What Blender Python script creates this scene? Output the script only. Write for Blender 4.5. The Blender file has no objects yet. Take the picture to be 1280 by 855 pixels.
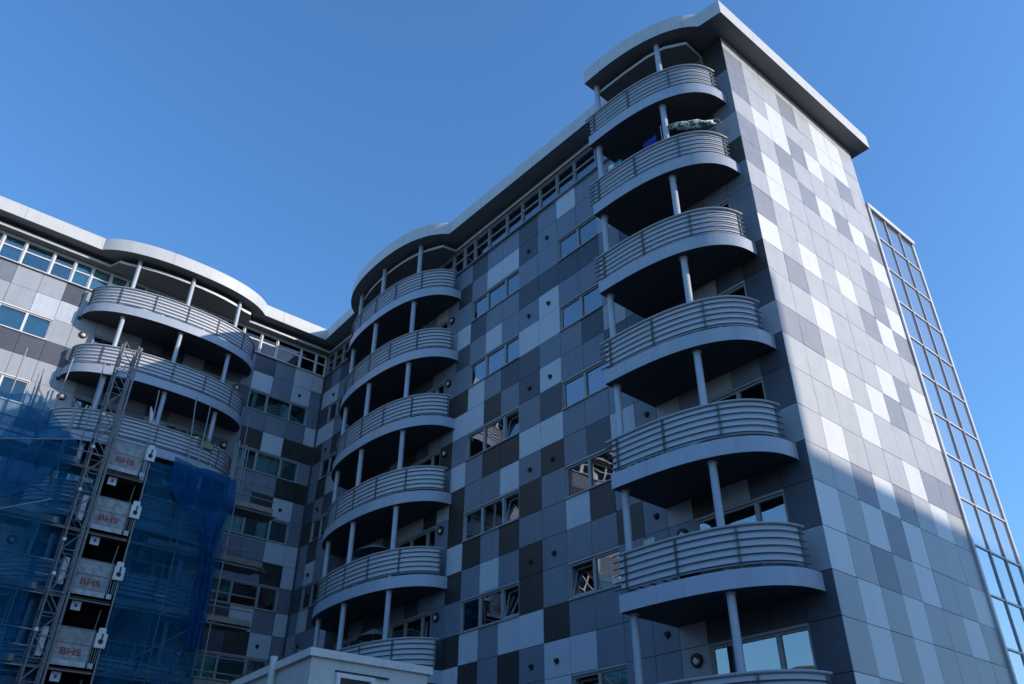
import bpy, bmesh, math, random
from mathutils import Vector, Matrix, noise

random.seed(7)
S = bpy.context.scene
COL = S.collection

# ---------------------------------------------------------------- camera
CAM = Vector((8.0531, -14.9942, -3.1178))
RT = Vector((0.6459269, 0.7633827, 0.0050393))
UP = Vector((0.4127483, -0.3547798, 0.8389101))
FW = Vector((-0.6421973, 0.5397946, 0.5442467))
FPX = 1020.80
cd = bpy.data.cameras.new("camera")
cam = bpy.data.objects.new("camera", cd)
COL.objects.link(cam)
cd.sensor_width = 36.0
cd.sensor_fit = 'HORIZONTAL'
cd.lens = FPX / 1280.0 * 36.0
cd.clip_start = 0.1
cd.clip_end = 2000
cam.matrix_world = Matrix(((RT.x, UP.x, -FW.x, CAM.x), (RT.y, UP.y, -FW.y, CAM.y),
                           (RT.z, UP.z, -FW.z, CAM.z), (0, 0, 0, 1)))
S.camera = cam

# ---------------------------------------------------------------- sky, sun, exposure
SUN = Vector((1.0, 0.68, 0.48)).normalized()
ELEV = math.asin(SUN.z)
w = bpy.data.worlds.new("World")
S.world = w
w.use_nodes = True
nt = w.node_tree
bg = nt.nodes['Background']
sky = nt.nodes.new('ShaderNodeTexSky')
sky.sky_type = 'NISHITA'
sky.sun_disc = False
sky.sun_elevation = ELEV
sky.sun_rotation = math.atan2(SUN.x, SUN.y)
sky.altitude = 50
sky.air_density = 1.6
sky.dust_density = 0.8
sky.ozone_density = 10.0
nt.links.new(sky.outputs[0], bg.inputs[0])
bg.inputs[1].default_value = 0.148
sl = bpy.data.lights.new("sun", 'SUN')
sl.energy = 2.2
sl.angle = math.radians(0.53)
sl.color = (1.0, 0.86, 0.71)
so = bpy.data.objects.new("sun", sl)
so.rotation_euler = SUN.to_track_quat('Z', 'Y').to_euler()
so.location = (60, 40, 40)
COL.objects.link(so)
S.view_settings.view_transform = 'Standard'
S.view_settings.look = 'None'
S.view_settings.gamma = 1.0
S.view_settings.exposure = 0.78
S.view_settings.use_curve_mapping = False
S.render.engine = 'CYCLES'
S.cycles.max_bounces = 8
S.cycles.transparent_max_bounces = 16

# ---------------------------------------------------------------- constants measured for the place
GZ = -4.75            # ground
LW = 23.79            # length of the long facade
EW = 7.256            # width of the end wall
RB = 1.005            # window row height
RA = 0.8975           # other rows
SOF = 18.3            # eaves soffit
RTOP = 18.88          # top of the roof edge


def zr(j):
    q, r = divmod(j, 3)
    return q * 2.8 + (0.0, RB, RB + RA)[r]


def m_main(u, w_, z):
    return (u, -w_, z)


def m_end(u, w_, z):
    return (w_, u, z)


def m_wing(u, w_, z):
    return (-LW + w_, u, z)


def pix(p):
    q = Vector(p) - CAM
    d = q.dot(FW)
    if d < 0.1:
        return None
    return (640 + FPX * q.dot(RT) / d, 427.5 - FPX * q.dot(UP) / d)


# ---------------------------------------------------------------- materials
MATS = {}


def nmat(name):
    m = bpy.data.materials.new(name)
    m.use_nodes = True
    MATS[name] = m
    return m, m.node_tree.nodes, m.node_tree.links, m.node_tree.nodes['Principled BSDF']


def surf(name, col, rough=0.5, metal=0.0, var=0.05, nscale=3.0, namp=0.06, spec=0.5, bump=0.0, bscale=60.0, streak=0.0, warp=0.0):
    """plain painted surface: per-object tint change, broad soft dirt noise, optional rain streaks and fine bump"""
    m, N, L, b = nmat(name)
    b.inputs['Roughness'].default_value = rough
    b.inputs['Metallic'].default_value = metal
    b.inputs['Specular IOR Level'].default_value = spec
    oi = N.new('ShaderNodeObjectInfo')
    mr = N.new('ShaderNodeMapRange')
    mr.inputs[3].default_value = 1 - var
    mr.inputs[4].default_value = 1 + var
    L.new(oi.outputs['Random'], mr.inputs[0])
    tc = N.new('ShaderNodeTexCoord')
    geo = N.new('ShaderNodeNewGeometry')
    no = N.new('ShaderNodeTexNoise')
    no.inputs['Scale'].default_value = nscale
    no.inputs['Detail'].default_value = 6
    L.new(geo.outputs['Position'], no.inputs['Vector'])
    mr2 = N.new('ShaderNodeMapRange')
    mr2.inputs[1].default_value = 0.3
    mr2.inputs[2].default_value = 0.7
    mr2.inputs[3].default_value = 1 - namp
    mr2.inputs[4].default_value = 1 + namp
    L.new(no.outputs[0], mr2.inputs[0])
    mul = N.new('ShaderNodeMath')
    mul.operation = 'MULTIPLY'
    L.new(mr.outputs[0], mul.inputs[0])
    L.new(mr2.outputs[0], mul.inputs[1])
    last = mul.outputs[0]
    if streak:
        mp = N.new('ShaderNodeMapping')
        mp.inputs['Scale'].default_value = (9.0, 9.0, 0.35)
        L.new(geo.outputs['Position'], mp.inputs['Vector'])
        n2 = N.new('ShaderNodeTexNoise')
        n2.inputs['Scale'].default_value = 1.0
        n2.inputs['Detail'].default_value = 4
        L.new(mp.outputs[0], n2.inputs['Vector'])
        mr3 = N.new('ShaderNodeMapRange')
        mr3.inputs[1].default_value = 0.5
        mr3.inputs[2].default_value = 0.8
        mr3.inputs[3].default_value = 1.0
        mr3.inputs[4].default_value = 1 - streak
        L.new(n2.outputs[0], mr3.inputs[0])
        mu = N.new('ShaderNodeMath')
        mu.operation = 'MULTIPLY'
        L.new(last, mu.inputs[0])
        L.new(mr3.outputs[0], mu.inputs[1])
        last = mu.outputs[0]
    vm = N.new('ShaderNodeVectorMath')
    vm.operation = 'SCALE'
    vm.inputs[0].default_value = col
    L.new(last, vm.inputs['Scale'])
    L.new(vm.outputs[0], b.inputs['Base Color'])
    if warp:
        # slight oil-canning of the sheet and patchy sheen
        nw = N.new('ShaderNodeTexNoise')
        nw.inputs['Scale'].default_value = 1.6
        nw.inputs['Detail'].default_value = 2
        av = N.new('ShaderNodeVectorMath')
        av.operation = 'ADD'
        sc_ = N.new('ShaderNodeMath')
        sc_.operation = 'MULTIPLY'
        sc_.inputs[1].default_value = 37.0
        L.new(oi.outputs['Random'], sc_.inputs[0])
        L.new(geo.outputs['Position'], av.inputs[0])
        L.new(sc_.outputs[0], av.inputs[1])
        L.new(av.outputs[0], nw.inputs['Vector'])
        bw = N.new('ShaderNodeBump')
        bw.inputs['Strength'].default_value = warp
        bw.inputs['Distance'].default_value = 0.03
        L.new(nw.outputs[0], bw.inputs['Height'])
        L.new(bw.outputs[0], b.inputs['Normal'])
        rr = N.new('ShaderNodeMapRange')
        rr.inputs[3].default_value = rough - 0.12
        rr.inputs[4].default_value = rough + 0.15
        L.new(no.outputs[0], rr.inputs[0])
        L.new(rr.outputs[0], b.inputs['Roughness'])
    if bump:
        nb = N.new('ShaderNodeTexNoise')
        nb.inputs['Scale'].default_value = bscale
        nb.inputs['Detail'].default_value = 3
        L.new(geo.outputs['Position'], nb.inputs['Vector'])
        bp = N.new('ShaderNodeBump')
        bp.inputs['Strength'].default_value = bump
        bp.inputs['Distance'].default_value = 0.01
        L.new(nb.outputs[0], bp.inputs['Height'])
        L.new(bp.outputs[0], b.inputs['Normal'])
    return m


def glassy(name, tint, ior, through, rough=0.01, wobble=0.02, wscale=1.5, sky_fill=0.0, sky_fill_col=(0.8, 0.85, 0.9)):
    """window glass: fresnel mirror over a tinted clear layer, slightly uneven like float glass"""
    m, N, L, b = nmat(name)
    N.remove(b)
    out = N['Material Output']
    geo = N.new('ShaderNodeNewGeometry')
    oi = N.new('ShaderNodeObjectInfo')
    no = N.new('ShaderNodeTexNoise')
    no.inputs['Scale'].default_value = wscale
    no.inputs['Detail'].default_value = 1
    ad = N.new('ShaderNodeVectorMath')
    ad.operation = 'ADD'
    L.new(geo.outputs['Position'], ad.inputs[0])
    L.new(oi.outputs['Random'], ad.inputs[1])
    L.new(ad.outputs[0], no.inputs['Vector'])
    bp = N.new('ShaderNodeBump')
    bp.inputs['Strength'].default_value = wobble
    bp.inputs['Distance'].default_value = 0.1
    L.new(no.outputs[0], bp.inputs['Height'])
    fr = N.new('ShaderNodeFresnel')
    fr.inputs['IOR'].default_value = ior
    gl = N.new('ShaderNodeBsdfGlossy')
    gl.inputs['Roughness'].default_value = rough
    gl.inputs['Color'].default_value = (0.92, 0.96, 1.0, 1)
    L.new(bp.outputs[0], gl.inputs['Normal'])
    tr = N.new('ShaderNodeBsdfTransparent')
    tr.inputs['Color'].default_value = (*[c * through for c in tint], 1)
    base = tr.outputs[0]
    if sky_fill:  # pale diffuse share stands in for sky brightness in the glass
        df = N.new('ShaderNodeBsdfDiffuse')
        df.inputs['Color'].default_value = (*sky_fill_col, 1)
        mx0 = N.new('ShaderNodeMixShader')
        mx0.inputs[0].default_value = sky_fill
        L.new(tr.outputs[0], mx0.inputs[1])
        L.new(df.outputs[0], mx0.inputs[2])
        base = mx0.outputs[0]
    mx = N.new('ShaderNodeMixShader')
    L.new(fr.outputs[0], mx.inputs[0])
    L.new(base, mx.inputs[1])
    L.new(gl.outputs[0], mx.inputs[2])
    L.new(mx.outputs[0], out.inputs[0])
    return m


def netmat(name, col, hole):
    """woven debris netting: part open weave, part blue thread that also lets light through; density varies with
    creases that run down the sheet and with the overlaps at each lift"""
    m, N, L, b = nmat(name)
    N.remove(b)
    out = N['Material Output']
    geo = N.new('ShaderNodeNewGeometry')
    mp = N.new('ShaderNodeMapping')
    mp.inputs['Scale'].default_value = (3.2, 3.2, 0.5)
    L.new(geo.outputs['Position'], mp.inputs['Vector'])
    no = N.new('ShaderNodeTexNoise')
    no.inputs['Scale'].default_value = 1.0
    no.inputs['Detail'].default_value = 7
    no.inputs['Roughness'].default_value = 0.65
    L.new(mp.outputs[0], no.inputs['Vector'])
    mr = N.new('ShaderNodeMapRange')
    mr.inputs[1].default_value = 0.3
    mr.inputs[2].default_value = 0.7
    mr.inputs[3].default_value = 1 - hole - 0.22
    mr.inputs[4].default_value = 1 - hole + 0.22
    L.new(no.outputs[0], mr.inputs[0])
    sx = N.new('ShaderNodeSeparateXYZ')
    L.new(geo.outputs['Position'], sx.inputs[0])
    ma = N.new('ShaderNodeMath')
    ma.operation = 'PINGPONG'
    ma.inputs[1].default_value = 1.065
    ad = N.new('ShaderNodeMath')
    ad.operation = 'ADD'
    ad.inputs[1].default_value = 0.45
    L.new(sx.outputs[2], ad.inputs[0])
    L.new(ad.outputs[0], ma.inputs[0])
    m2 = N.new('ShaderNodeMapRange')
    m2.inputs[1].default_value = 0.90
    m2.inputs[2].default_value = 0.97
    m2.inputs[3].default_value = 0.0
    m2.inputs[4].default_value = 0.16
    L.new(ma.outputs[0], m2.inputs[0])
    sm = N.new('ShaderNodeMath')
    sm.operation = 'ADD'
    sm.use_clamp = True
    L.new(mr.outputs[0], sm.inputs[0])
    L.new(m2.outputs[0], sm.inputs[1])
    d = N.new('ShaderNodeBsdfDiffuse')
    d.inputs['Color'].default_value = (*col, 1)
    t = N.new('ShaderNodeBsdfTranslucent')
    t.inputs['Color'].default_value = (*col, 1)
    m1 = N.new('ShaderNodeMixShader')
    m1.inputs[0].default_value = 0.4
    L.new(d.outputs[0], m1.inputs[1])
    L.new(t.outputs[0], m1.inputs[2])
    tr = N.new('ShaderNodeBsdfTransparent')
    tr.inputs['Color'].default_value = (0.55, 0.82, 1.0, 1)
    mx = N.new('ShaderNodeMixShader')
    L.new(sm.outputs[0], mx.inputs[0])
    L.new(tr.outputs[0], mx.inputs[1])
    L.new(m1.outputs[0], mx.inputs[2])
    L.new(mx.outputs[0], out.inputs[0])
    return m


def sheetmat(name, col, hole):
    """perforated metal guard sheet"""
    m, N, L, b = nmat(name)
    out = N['Material Output']
    b.inputs['Base Color'].default_value = (*col, 1)
    b.inputs['Roughness'].default_value = 0.5
    tr = N.new('ShaderNodeBsdfTransparent')
    mx = N.new('ShaderNodeMixShader')
    mx.inputs[0].default_value = 1 - hole
    L.new(tr.outputs[0], mx.inputs[1])
    L.new(b.outputs[0], mx.inputs[2])
    L.new(mx.outputs[0], out.inputs[0])
    return m


def cloth2(name, c1, c2, scale=9.0):
    m, N, L, b = nmat(name)
    b.inputs['Roughness'].default_value = 0.9
    geo = N.new('ShaderNodeNewGeometry')
    no = N.new('ShaderNodeTexNoise')
    no.inputs['Scale'].default_value = scale
    no.inputs['Detail'].default_value = 2
    L.new(geo.outputs['Position'], no.inputs['Vector'])
    cr = N.new('ShaderNodeValToRGB')
    cr.color_ramp.elements[0].position = 0.47
    cr.color_ramp.elements[0].color = (*c1, 1)
    cr.color_ramp.elements[1].position = 0.55
    cr.color_ramp.elements[1].color = (*c2, 1)
    L.new(no.outputs[0], cr.inputs[0])
    L.new(cr.outputs[0], b.inputs['Base Color'])
    return m


PT = {
    5: surf('panel_white', (0.725, 0.745, 0.77), 0.40, var=0.025, namp=0.02, streak=0.07, warp=0.12),
    4: surf('panel_pale', (0.54, 0.59, 0.66), 0.42, var=0.03, namp=0.03, streak=0.10, warp=0.12),
    3: surf('panel_light', (0.36, 0.39, 0.435), 0.42, var=0.04, namp=0.03, streak=0.12, warp=0.12),
    2.5: surf('panel_blue_grey', (0.21, 0.232, 0.29), 0.40, var=0.05, namp=0.03, streak=0.12, warp=0.12),
    2: surf('panel_mid', (0.185, 0.215, 0.27), 0.42, var=0.10, namp=0.04, streak=0.16, warp=0.12),
    1: surf('panel_dark', (0.068, 0.074, 0.10), 0.42, var=0.12, namp=0.05, streak=0.16, warp=0.12),
    0: surf('panel_black', (0.040, 0.035, 0.033), 0.40, var=0.15, namp=0.05, streak=0.16, warp=0.12),
    3.5: surf('panel_end_grey', (0.435, 0.458, 0.487), 0.40, var=0.03, namp=0.03, streak=0.09, warp=0.12),
}
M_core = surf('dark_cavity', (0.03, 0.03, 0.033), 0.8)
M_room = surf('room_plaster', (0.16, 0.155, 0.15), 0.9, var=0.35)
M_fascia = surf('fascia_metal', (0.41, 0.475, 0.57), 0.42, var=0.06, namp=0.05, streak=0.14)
M_soffit = surf('soffit_shade', (0.065, 0.065, 0.07), 0.7)  # near-black base carries the shade under the balcony slabs
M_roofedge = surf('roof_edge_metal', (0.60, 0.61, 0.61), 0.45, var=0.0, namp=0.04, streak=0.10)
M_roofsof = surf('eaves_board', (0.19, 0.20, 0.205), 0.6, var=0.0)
M_rail = surf('rail_metal', (0.44, 0.46, 0.50), 0.4, var=0.03)
M_baluster = surf('baluster_metal', (0.20, 0.215, 0.245), 0.45, var=0.03)
M_drail = surf('dark_rail_metal', (0.055, 0.06, 0.075), 0.45, var=0.03)
M_sheet = sheetmat('guard_sheet_metal', (0.60, 0.65, 0.73), 0.05)
M_post = surf('post_paint', (0.45, 0.51, 0.60), 0.4, var=0.04, streak=0.04)
M_frame = surf('window_frame_metal', (0.33, 0.345, 0.375), 0.4, var=0.04)
M_frame_w = surf('window_frame_white', (0.72, 0.72, 0.72), 0.4, var=0.03)
M_glass = glassy('window_glass', (0.55, 0.85, 0.9), 3.3, 0.7, wobble=0.025)
M_glass_w = glassy('wing_window_glass', (0.74, 0.95, 0.98), 1.75, 0.92, wobble=0.02)
M_glass_cw = glassy('curtain_wall_glass', (0.5, 0.75, 0.95), 9.0, 0.55, sky_fill=0.25)
M_curtain = surf('curtain_cloth', (0.62, 0.62, 0.60), 0.9, var=0.25)
M_curt_red = surf('curtain_red', (0.35, 0.03, 0.03), 0.9)
M_dark = surf('dark_plastic', (0.02, 0.02, 0.022), 0.5)
M_shaft_dark = surf('shaft_dark', (0.008, 0.008, 0.009), 1.0, spec=0.0)  # dead black, stands in for the unlit depth of the hoist shaft
M_seam = surf('joint_sealant', (0.20, 0.21, 0.23), 0.7)
M_lens = surf('lamp_lens', (0.7, 0.7, 0.66), 0.3)
M_alu = surf('bright_aluminium', (0.60, 0.60, 0.61), 0.4, metal=0.1, var=0.0)
M_steel = surf('galvanised_tube', (0.30, 0.31, 0.33), 0.5, metal=0.4, var=0.15, nscale=8)
M_mast = surf('mast_steel', (0.20, 0.205, 0.215), 0.55, metal=0.3, var=0.15, nscale=9, namp=0.2)
M_board = surf('scaffold_board', (0.24, 0.21, 0.17), 0.85, var=0.2, nscale=7, namp=0.25)
M_gate = surf('gate_sheet', (0.34, 0.345, 0.35), 0.55, var=0.12, nscale=6, namp=0.30, streak=0.30)
M_gate_l = surf('gate_kick_plate', (0.52, 0.53, 0.54), 0.5, nscale=7, namp=0.3, streak=0.2)
M_redtxt = surf('red_paint', (0.36, 0.05, 0.05), 0.6, var=0, namp=0.1, nscale=20)
M_whitebox = surf('white_plastic', (0.78, 0.78, 0.76), 0.5)
M_paper = surf('paper', (0.80, 0.80, 0.84), 0.8)
M_blueprint = surf('blue_print', (0.06, 0.10, 0.45), 0.7)
M_net = netmat('debris_net_blue', (0.022, 0.19, 0.36), 0.62)
M_net2 = netmat('debris_net_folded', (0.012, 0.125, 0.33), 0.40)
M_ground = surf('asphalt', (0.05, 0.05, 0.052), 0.9, nscale=2, namp=0.25, bump=0.4)
M_pave = surf('paving', (0.26, 0.25, 0.24), 0.9, nscale=3, namp=0.15)
M_hut = surf('hut_render', (0.60, 0.62, 0.60), 0.85, nscale=4, namp=0.06, bump=0.4, bscale=90, streak=0.12)
M_hutw = surf('hut_trim', (0.68, 0.69, 0.67), 0.6, nscale=9, namp=0.08, streak=0.1)
M_moss = surf('moss', (0.10, 0.13, 0.06), 1.0, nscale=20, namp=0.4)
M_brick = surf('neighbour_brick', (0.28, 0.20, 0.15), 0.9, nscale=1.2, namp=0.2)
M_dbrick = surf('dark_brick', (0.075, 0.075, 0.08), 0.9, nscale=1.2, namp=0.2)
M_glass_o = surf('dark_pane', (0.03, 0.04, 0.05), 0.05, var=0.3)
M_grey_cloth = surf('grey_canvas', (0.22, 0.235, 0.26), 0.9)
M_tealcloth = surf('teal_cloth', (0.02, 0.30, 0.42), 0.9)
M_bluecloth = surf('blue_cloth', (0.02, 0.055, 0.34), 0.85)
M_greencloth = cloth2('green_white_cloth', (0.78, 0.80, 0.76), (0.05, 0.20, 0.14), 11)
M_lace = cloth2('white_lace', (0.80, 0.80, 0.82), (0.12, 0.13, 0.16), 16)
M_leaf = surf('leaf', (0.07, 0.11, 0.03), 0.7, var=0.3)
M_flower = surf('flower', (0.5, 0.30, 0.10), 0.8, var=0.3)
M_wood = surf('pale_wood', (0.35, 0.30, 0.20), 0.8)
M_beige = surf('beige_cloth', (0.62, 0.58, 0.50), 0.9)


# ---------------------------------------------------------------- mesh builder
class MB:
    def __init__(s):
        s.v = []
        s.f = []
        s.mi = []

    def add(s, vs, fs, mi=0):
        n = len(s.v)
        s.v += [tuple(p) for p in vs]
        for k, f in enumerate(fs):
            s.f.append([i + n for i in f])
            s.mi.append(mi if not isinstance(mi, (list, tuple)) else mi[k])
        return s

    def box(s, a, b, mi=0, mp=None):
        (x0, y0, z0), (x1, y1, z1) = a, b
        vs = [(x0, y0, z0), (x1, y0, z0), (x1, y1, z0), (x0, y1, z0), (x0, y0, z1), (x1, y0, z1), (x1, y1, z1), (x0, y1, z1)]
        if mp:
            vs = [mp(*p) for p in vs]
        return s.add(vs, [(0, 3, 2, 1), (4, 5, 6, 7), (0, 1, 5, 4), (1, 2, 6, 5), (2, 3, 7, 6), (3, 0, 4, 7)], mi)

    def prism(s, poly, z0, z1, mi_side=0, mi_bot=0, mi_top=0):
        n = len(poly)
        vs = [(x, y, z0) for x, y in poly] + [(x, y, z1) for x, y in poly]
        fs = [tuple(range(n))[::-1], tuple(range(n, 2 * n))] + [(i, (i + 1) % n, n + (i + 1) % n, n + i) for i in range(n)]
        return s.add(vs, fs, [mi_bot, mi_top] + [mi_side] * n)

    def tube(s, pts, r, n=8, mi=0, cap=True):
        pts = [Vector(p) for p in pts]
        m = len(pts)
        rs = r if isinstance(r, (list, tuple)) else [r] * m
        ref = None
        rings = []
        for i, p in enumerate(pts):
            t = (pts[min(i + 1, m - 1)] - pts[max(i - 1, 0)]).normalized()
            if ref is None:
                ref = Vector((0, 0, 1)) if abs(t.z) < 0.9 else Vector((1, 0, 0))
            a = (ref - t * ref.dot(t)).normalized()
            ref = a
            b = t.cross(a)
            rings.append([p + (a * math.cos(2 * math.pi * k / n) + b * math.sin(2 * math.pi * k / n)) * rs[i] for k in range(n)])
        vs = [q for rg in rings for q in rg]
        fs = []
        for i in range(m - 1):
            for k in range(n):
                fs.append((i * n + k, i * n + (k + 1) % n, (i + 1) * n + (k + 1) % n, (i + 1) * n + k))
        if cap:
            fs.append(tuple(range(n))[::-1])
            fs.append(tuple((m - 1) * n + k for k in range(n)))
        return s.add(vs, fs, mi)

    def ribbon(s, path, nrm, z0, z1, th, mi=0):
        """upright strip that follows a plan path; nrm = outward plan normals"""
        n = len(path)
        vs = []
        for (x, y), (a, b) in zip(path, nrm):
            vs += [(x, y, z0), (x, y, z1), (x - a * th, y - b * th, z1), (x - a * th, y - b * th, z0)]
        fs = []
        for i in range(n - 1):
            for k in range(4):
                fs.append((i * 4 + k, (i + 1) * 4 + k, (i + 1) * 4 + (k + 1) % 4, i * 4 + (k + 1) % 4))
        fs += [(0, 1, 2, 3), tuple((n - 1) * 4 + k for k in (3, 2, 1, 0))]
        return s.add(vs, fs, mi)

    def build(s, name, mats, parent=None, smooth=False, loc=None, fix=True):
        me = bpy.data.meshes.new(name)
        me.from_pydata(s.v, [], s.f)
        for m in (mats if isinstance(mats, (list, tuple)) else [mats]):
            me.materials.append(m)
        me.polygons.foreach_set('material_index', s.mi)
        if fix:
            bm = bmesh.new()
            bm.from_mesh(me)
            bmesh.ops.recalc_face_normals(bm, faces=bm.faces)
            bm.to_mesh(me)
            bm.free()
        if smooth:
            me.polygons.foreach_set('use_smooth', [True] * len(me.polygons))
            try:
                me.set_sharp_from_angle(angle=math.radians(40))
            except Exception:
                pass
        me.update()
        o = bpy.data.objects.new(name, me)
        COL.objects.link(o)
        if parent is not None:
            o.parent = parent
            o.location = loc if loc is not None else (-(parent.location) if parent.get('root') else (0, 0, 0))
        elif loc is not None:
            o.location = loc
        return o


def tag(o, label, cat, group=None):
    o['label'] = label
    o['category'] = cat
    if group:
        o['group'] = group
    return o


def thing(name, label, cat, loc=(0, 0, 0), group=None):
    o = bpy.data.objects.new(name, None)
    o.empty_display_size = 0.3
    COL.objects.link(o)
    o.location = loc
    o['root'] = 1
    return tag(o, label, cat, group)


def structure(o):
    o['kind'] = 'structure'
    return o


def copy_tree(o, parent, dz):
    c = o.copy()
    COL.objects.link(c)
    c.parent = parent
    c.location = o.location + Vector((0, 0, dz))
    for ch in o.children:
        k = ch.copy()
        COL.objects.link(k)
        k.parent = c
    return c


# ---------------------------------------------------------------- ground
g = MB()
g.add([(-900, -900, GZ), (900, -900, GZ), (900, 900, GZ), (-900, 900, GZ)], [(0, 1, 2, 3)])
structure(g.build('ground', M_ground))
g = MB()
g.prism([(-23.7, -0.2), (-23.7, -3.4), (4.0, -3.4), (4.0, 12), (0.6, 12), (0.6, -0.2)], GZ, GZ + 0.13)
structure(g.build('pavement', M_pave))

# ---------------------------------------------------------------- buildings: roots
main = thing('apartment_block', 'tall grey apartment block with chequered cladding, curved balconies and sunlit end wall', 'building', (-11.9, 3.6, GZ))
wing = thing('apartment_wing', 'left wing of the apartment block, its top storeys sunlit, scaffold in front', 'building', (-28, -8, GZ))

mb = MB()
mb.box((-LW - 0.4, 0.36, GZ), (-0.36, EW, 18.2))
main_wall = mb.build('wall', M_core, main)
mb = MB()
mb.box((-32, -24, GZ), (-LW - 0.4, 7.2, 18.2))
wing_wall = mb.build('wall', M_core, wing)

# ---------------------------------------------------------------- cladding panels
unit = {}


def unit_mesh(tone):
    if tone not in unit:
        me = bpy.data.meshes.new('cladding_panel')
        v = [(x, y, z) for z in (-.5, .5) for y in (-.5, .5) for x in (-.5, .5)]
        me.from_pydata(v, [], [(0, 2, 3, 1), (4, 5, 7, 6), (0, 1, 5, 4), (1, 3, 7, 5), (3, 2, 6, 7), (2, 0, 4, 6)])
        me.materials.append(PT[tone])
        unit[tone] = me
    return unit[tone]


PANELS = {'main': [], 'wing': []}
GAP = 0.007


def panel(owner, mp, u0, u1, z0, z1, tone):
    jit = random.uniform(-0.002, 0.002)
    a = mp(u0 + GAP, -0.03 + jit, z0 + GAP)
    b = mp(u1 - GAP, 0.0 + jit, z1 - GAP)
    c = [(p + q) / 2 for p, q in zip(a, b)]
    d = [abs(p - q) for p, q in zip(a, b)]
    cs = [pix(mp(u, 0, z)) for u, z in ((u0, z0), (u1, z0), (u1, z1), (u0, z1))]
    area = 0
    if all(cs):
        if any(-20 < x < 1300 and -20 < y < 875 for x, y in cs):
            for i in range(4):
                x0, y0 = cs[i]
                x1, y1 = cs[(i + 1) % 4]
                area += x0 * y1 - x1 * y0
            area = abs(area) / 2
    PANELS[owner].append((area, c, d, tone))


def flush_panels(owner, wall, limit=300):
    P = sorted(PANELS[owner], key=lambda t: -t[0])
    rest = {}
    for i, (ar, c, d, tone) in enumerate(P):
        if i < limit and ar > 0:
            o = bpy.data.objects.new('cladding_panel', unit_mesh(tone))
            COL.objects.link(o)
            o.parent = wall
            o.location = c
            o.scale = d
            o.rotation_euler = [random.gauss(0, 0.0016) for _ in range(3)]
        else:
            rest.setdefault(tone, []).append((c, d))
    mb = MB()
    tones = sorted(rest)
    for k, t in enumerate(tones):
        for c, d in rest[t]:
            mb.box([p - q / 2 for p, q in zip(c, d)], [p + q / 2 for p, q in zip(c, d)], k)
    if tones:
        o = mb.build('far_cladding', [PT[t] for t in tones], wall)
        o['kind'] = 'stuff'


# --- windows -----------------------------------------------------------------
def curtain(win, mp, u0, u1, z0, z1, mat):
    n = max(6, int((u1 - u0) / 0.045))
    mb = MB()
    vs = []
    for i in range(n + 1):
        u = u0 + (u1 - u0) * i / n
        w_ = -0.23 + 0.022 * math.sin(i * 1.9) + random.uniform(-.006, .006)
        vs += [mp(u, w_, z0), mp(u, w_, z1)]
    mb.add(vs, [(2 * i, 2 * i + 2, 2 * i + 3, 2 * i + 1) for i in range(n)])
    mb.build('curtain', mat, win, fix=False)


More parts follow.
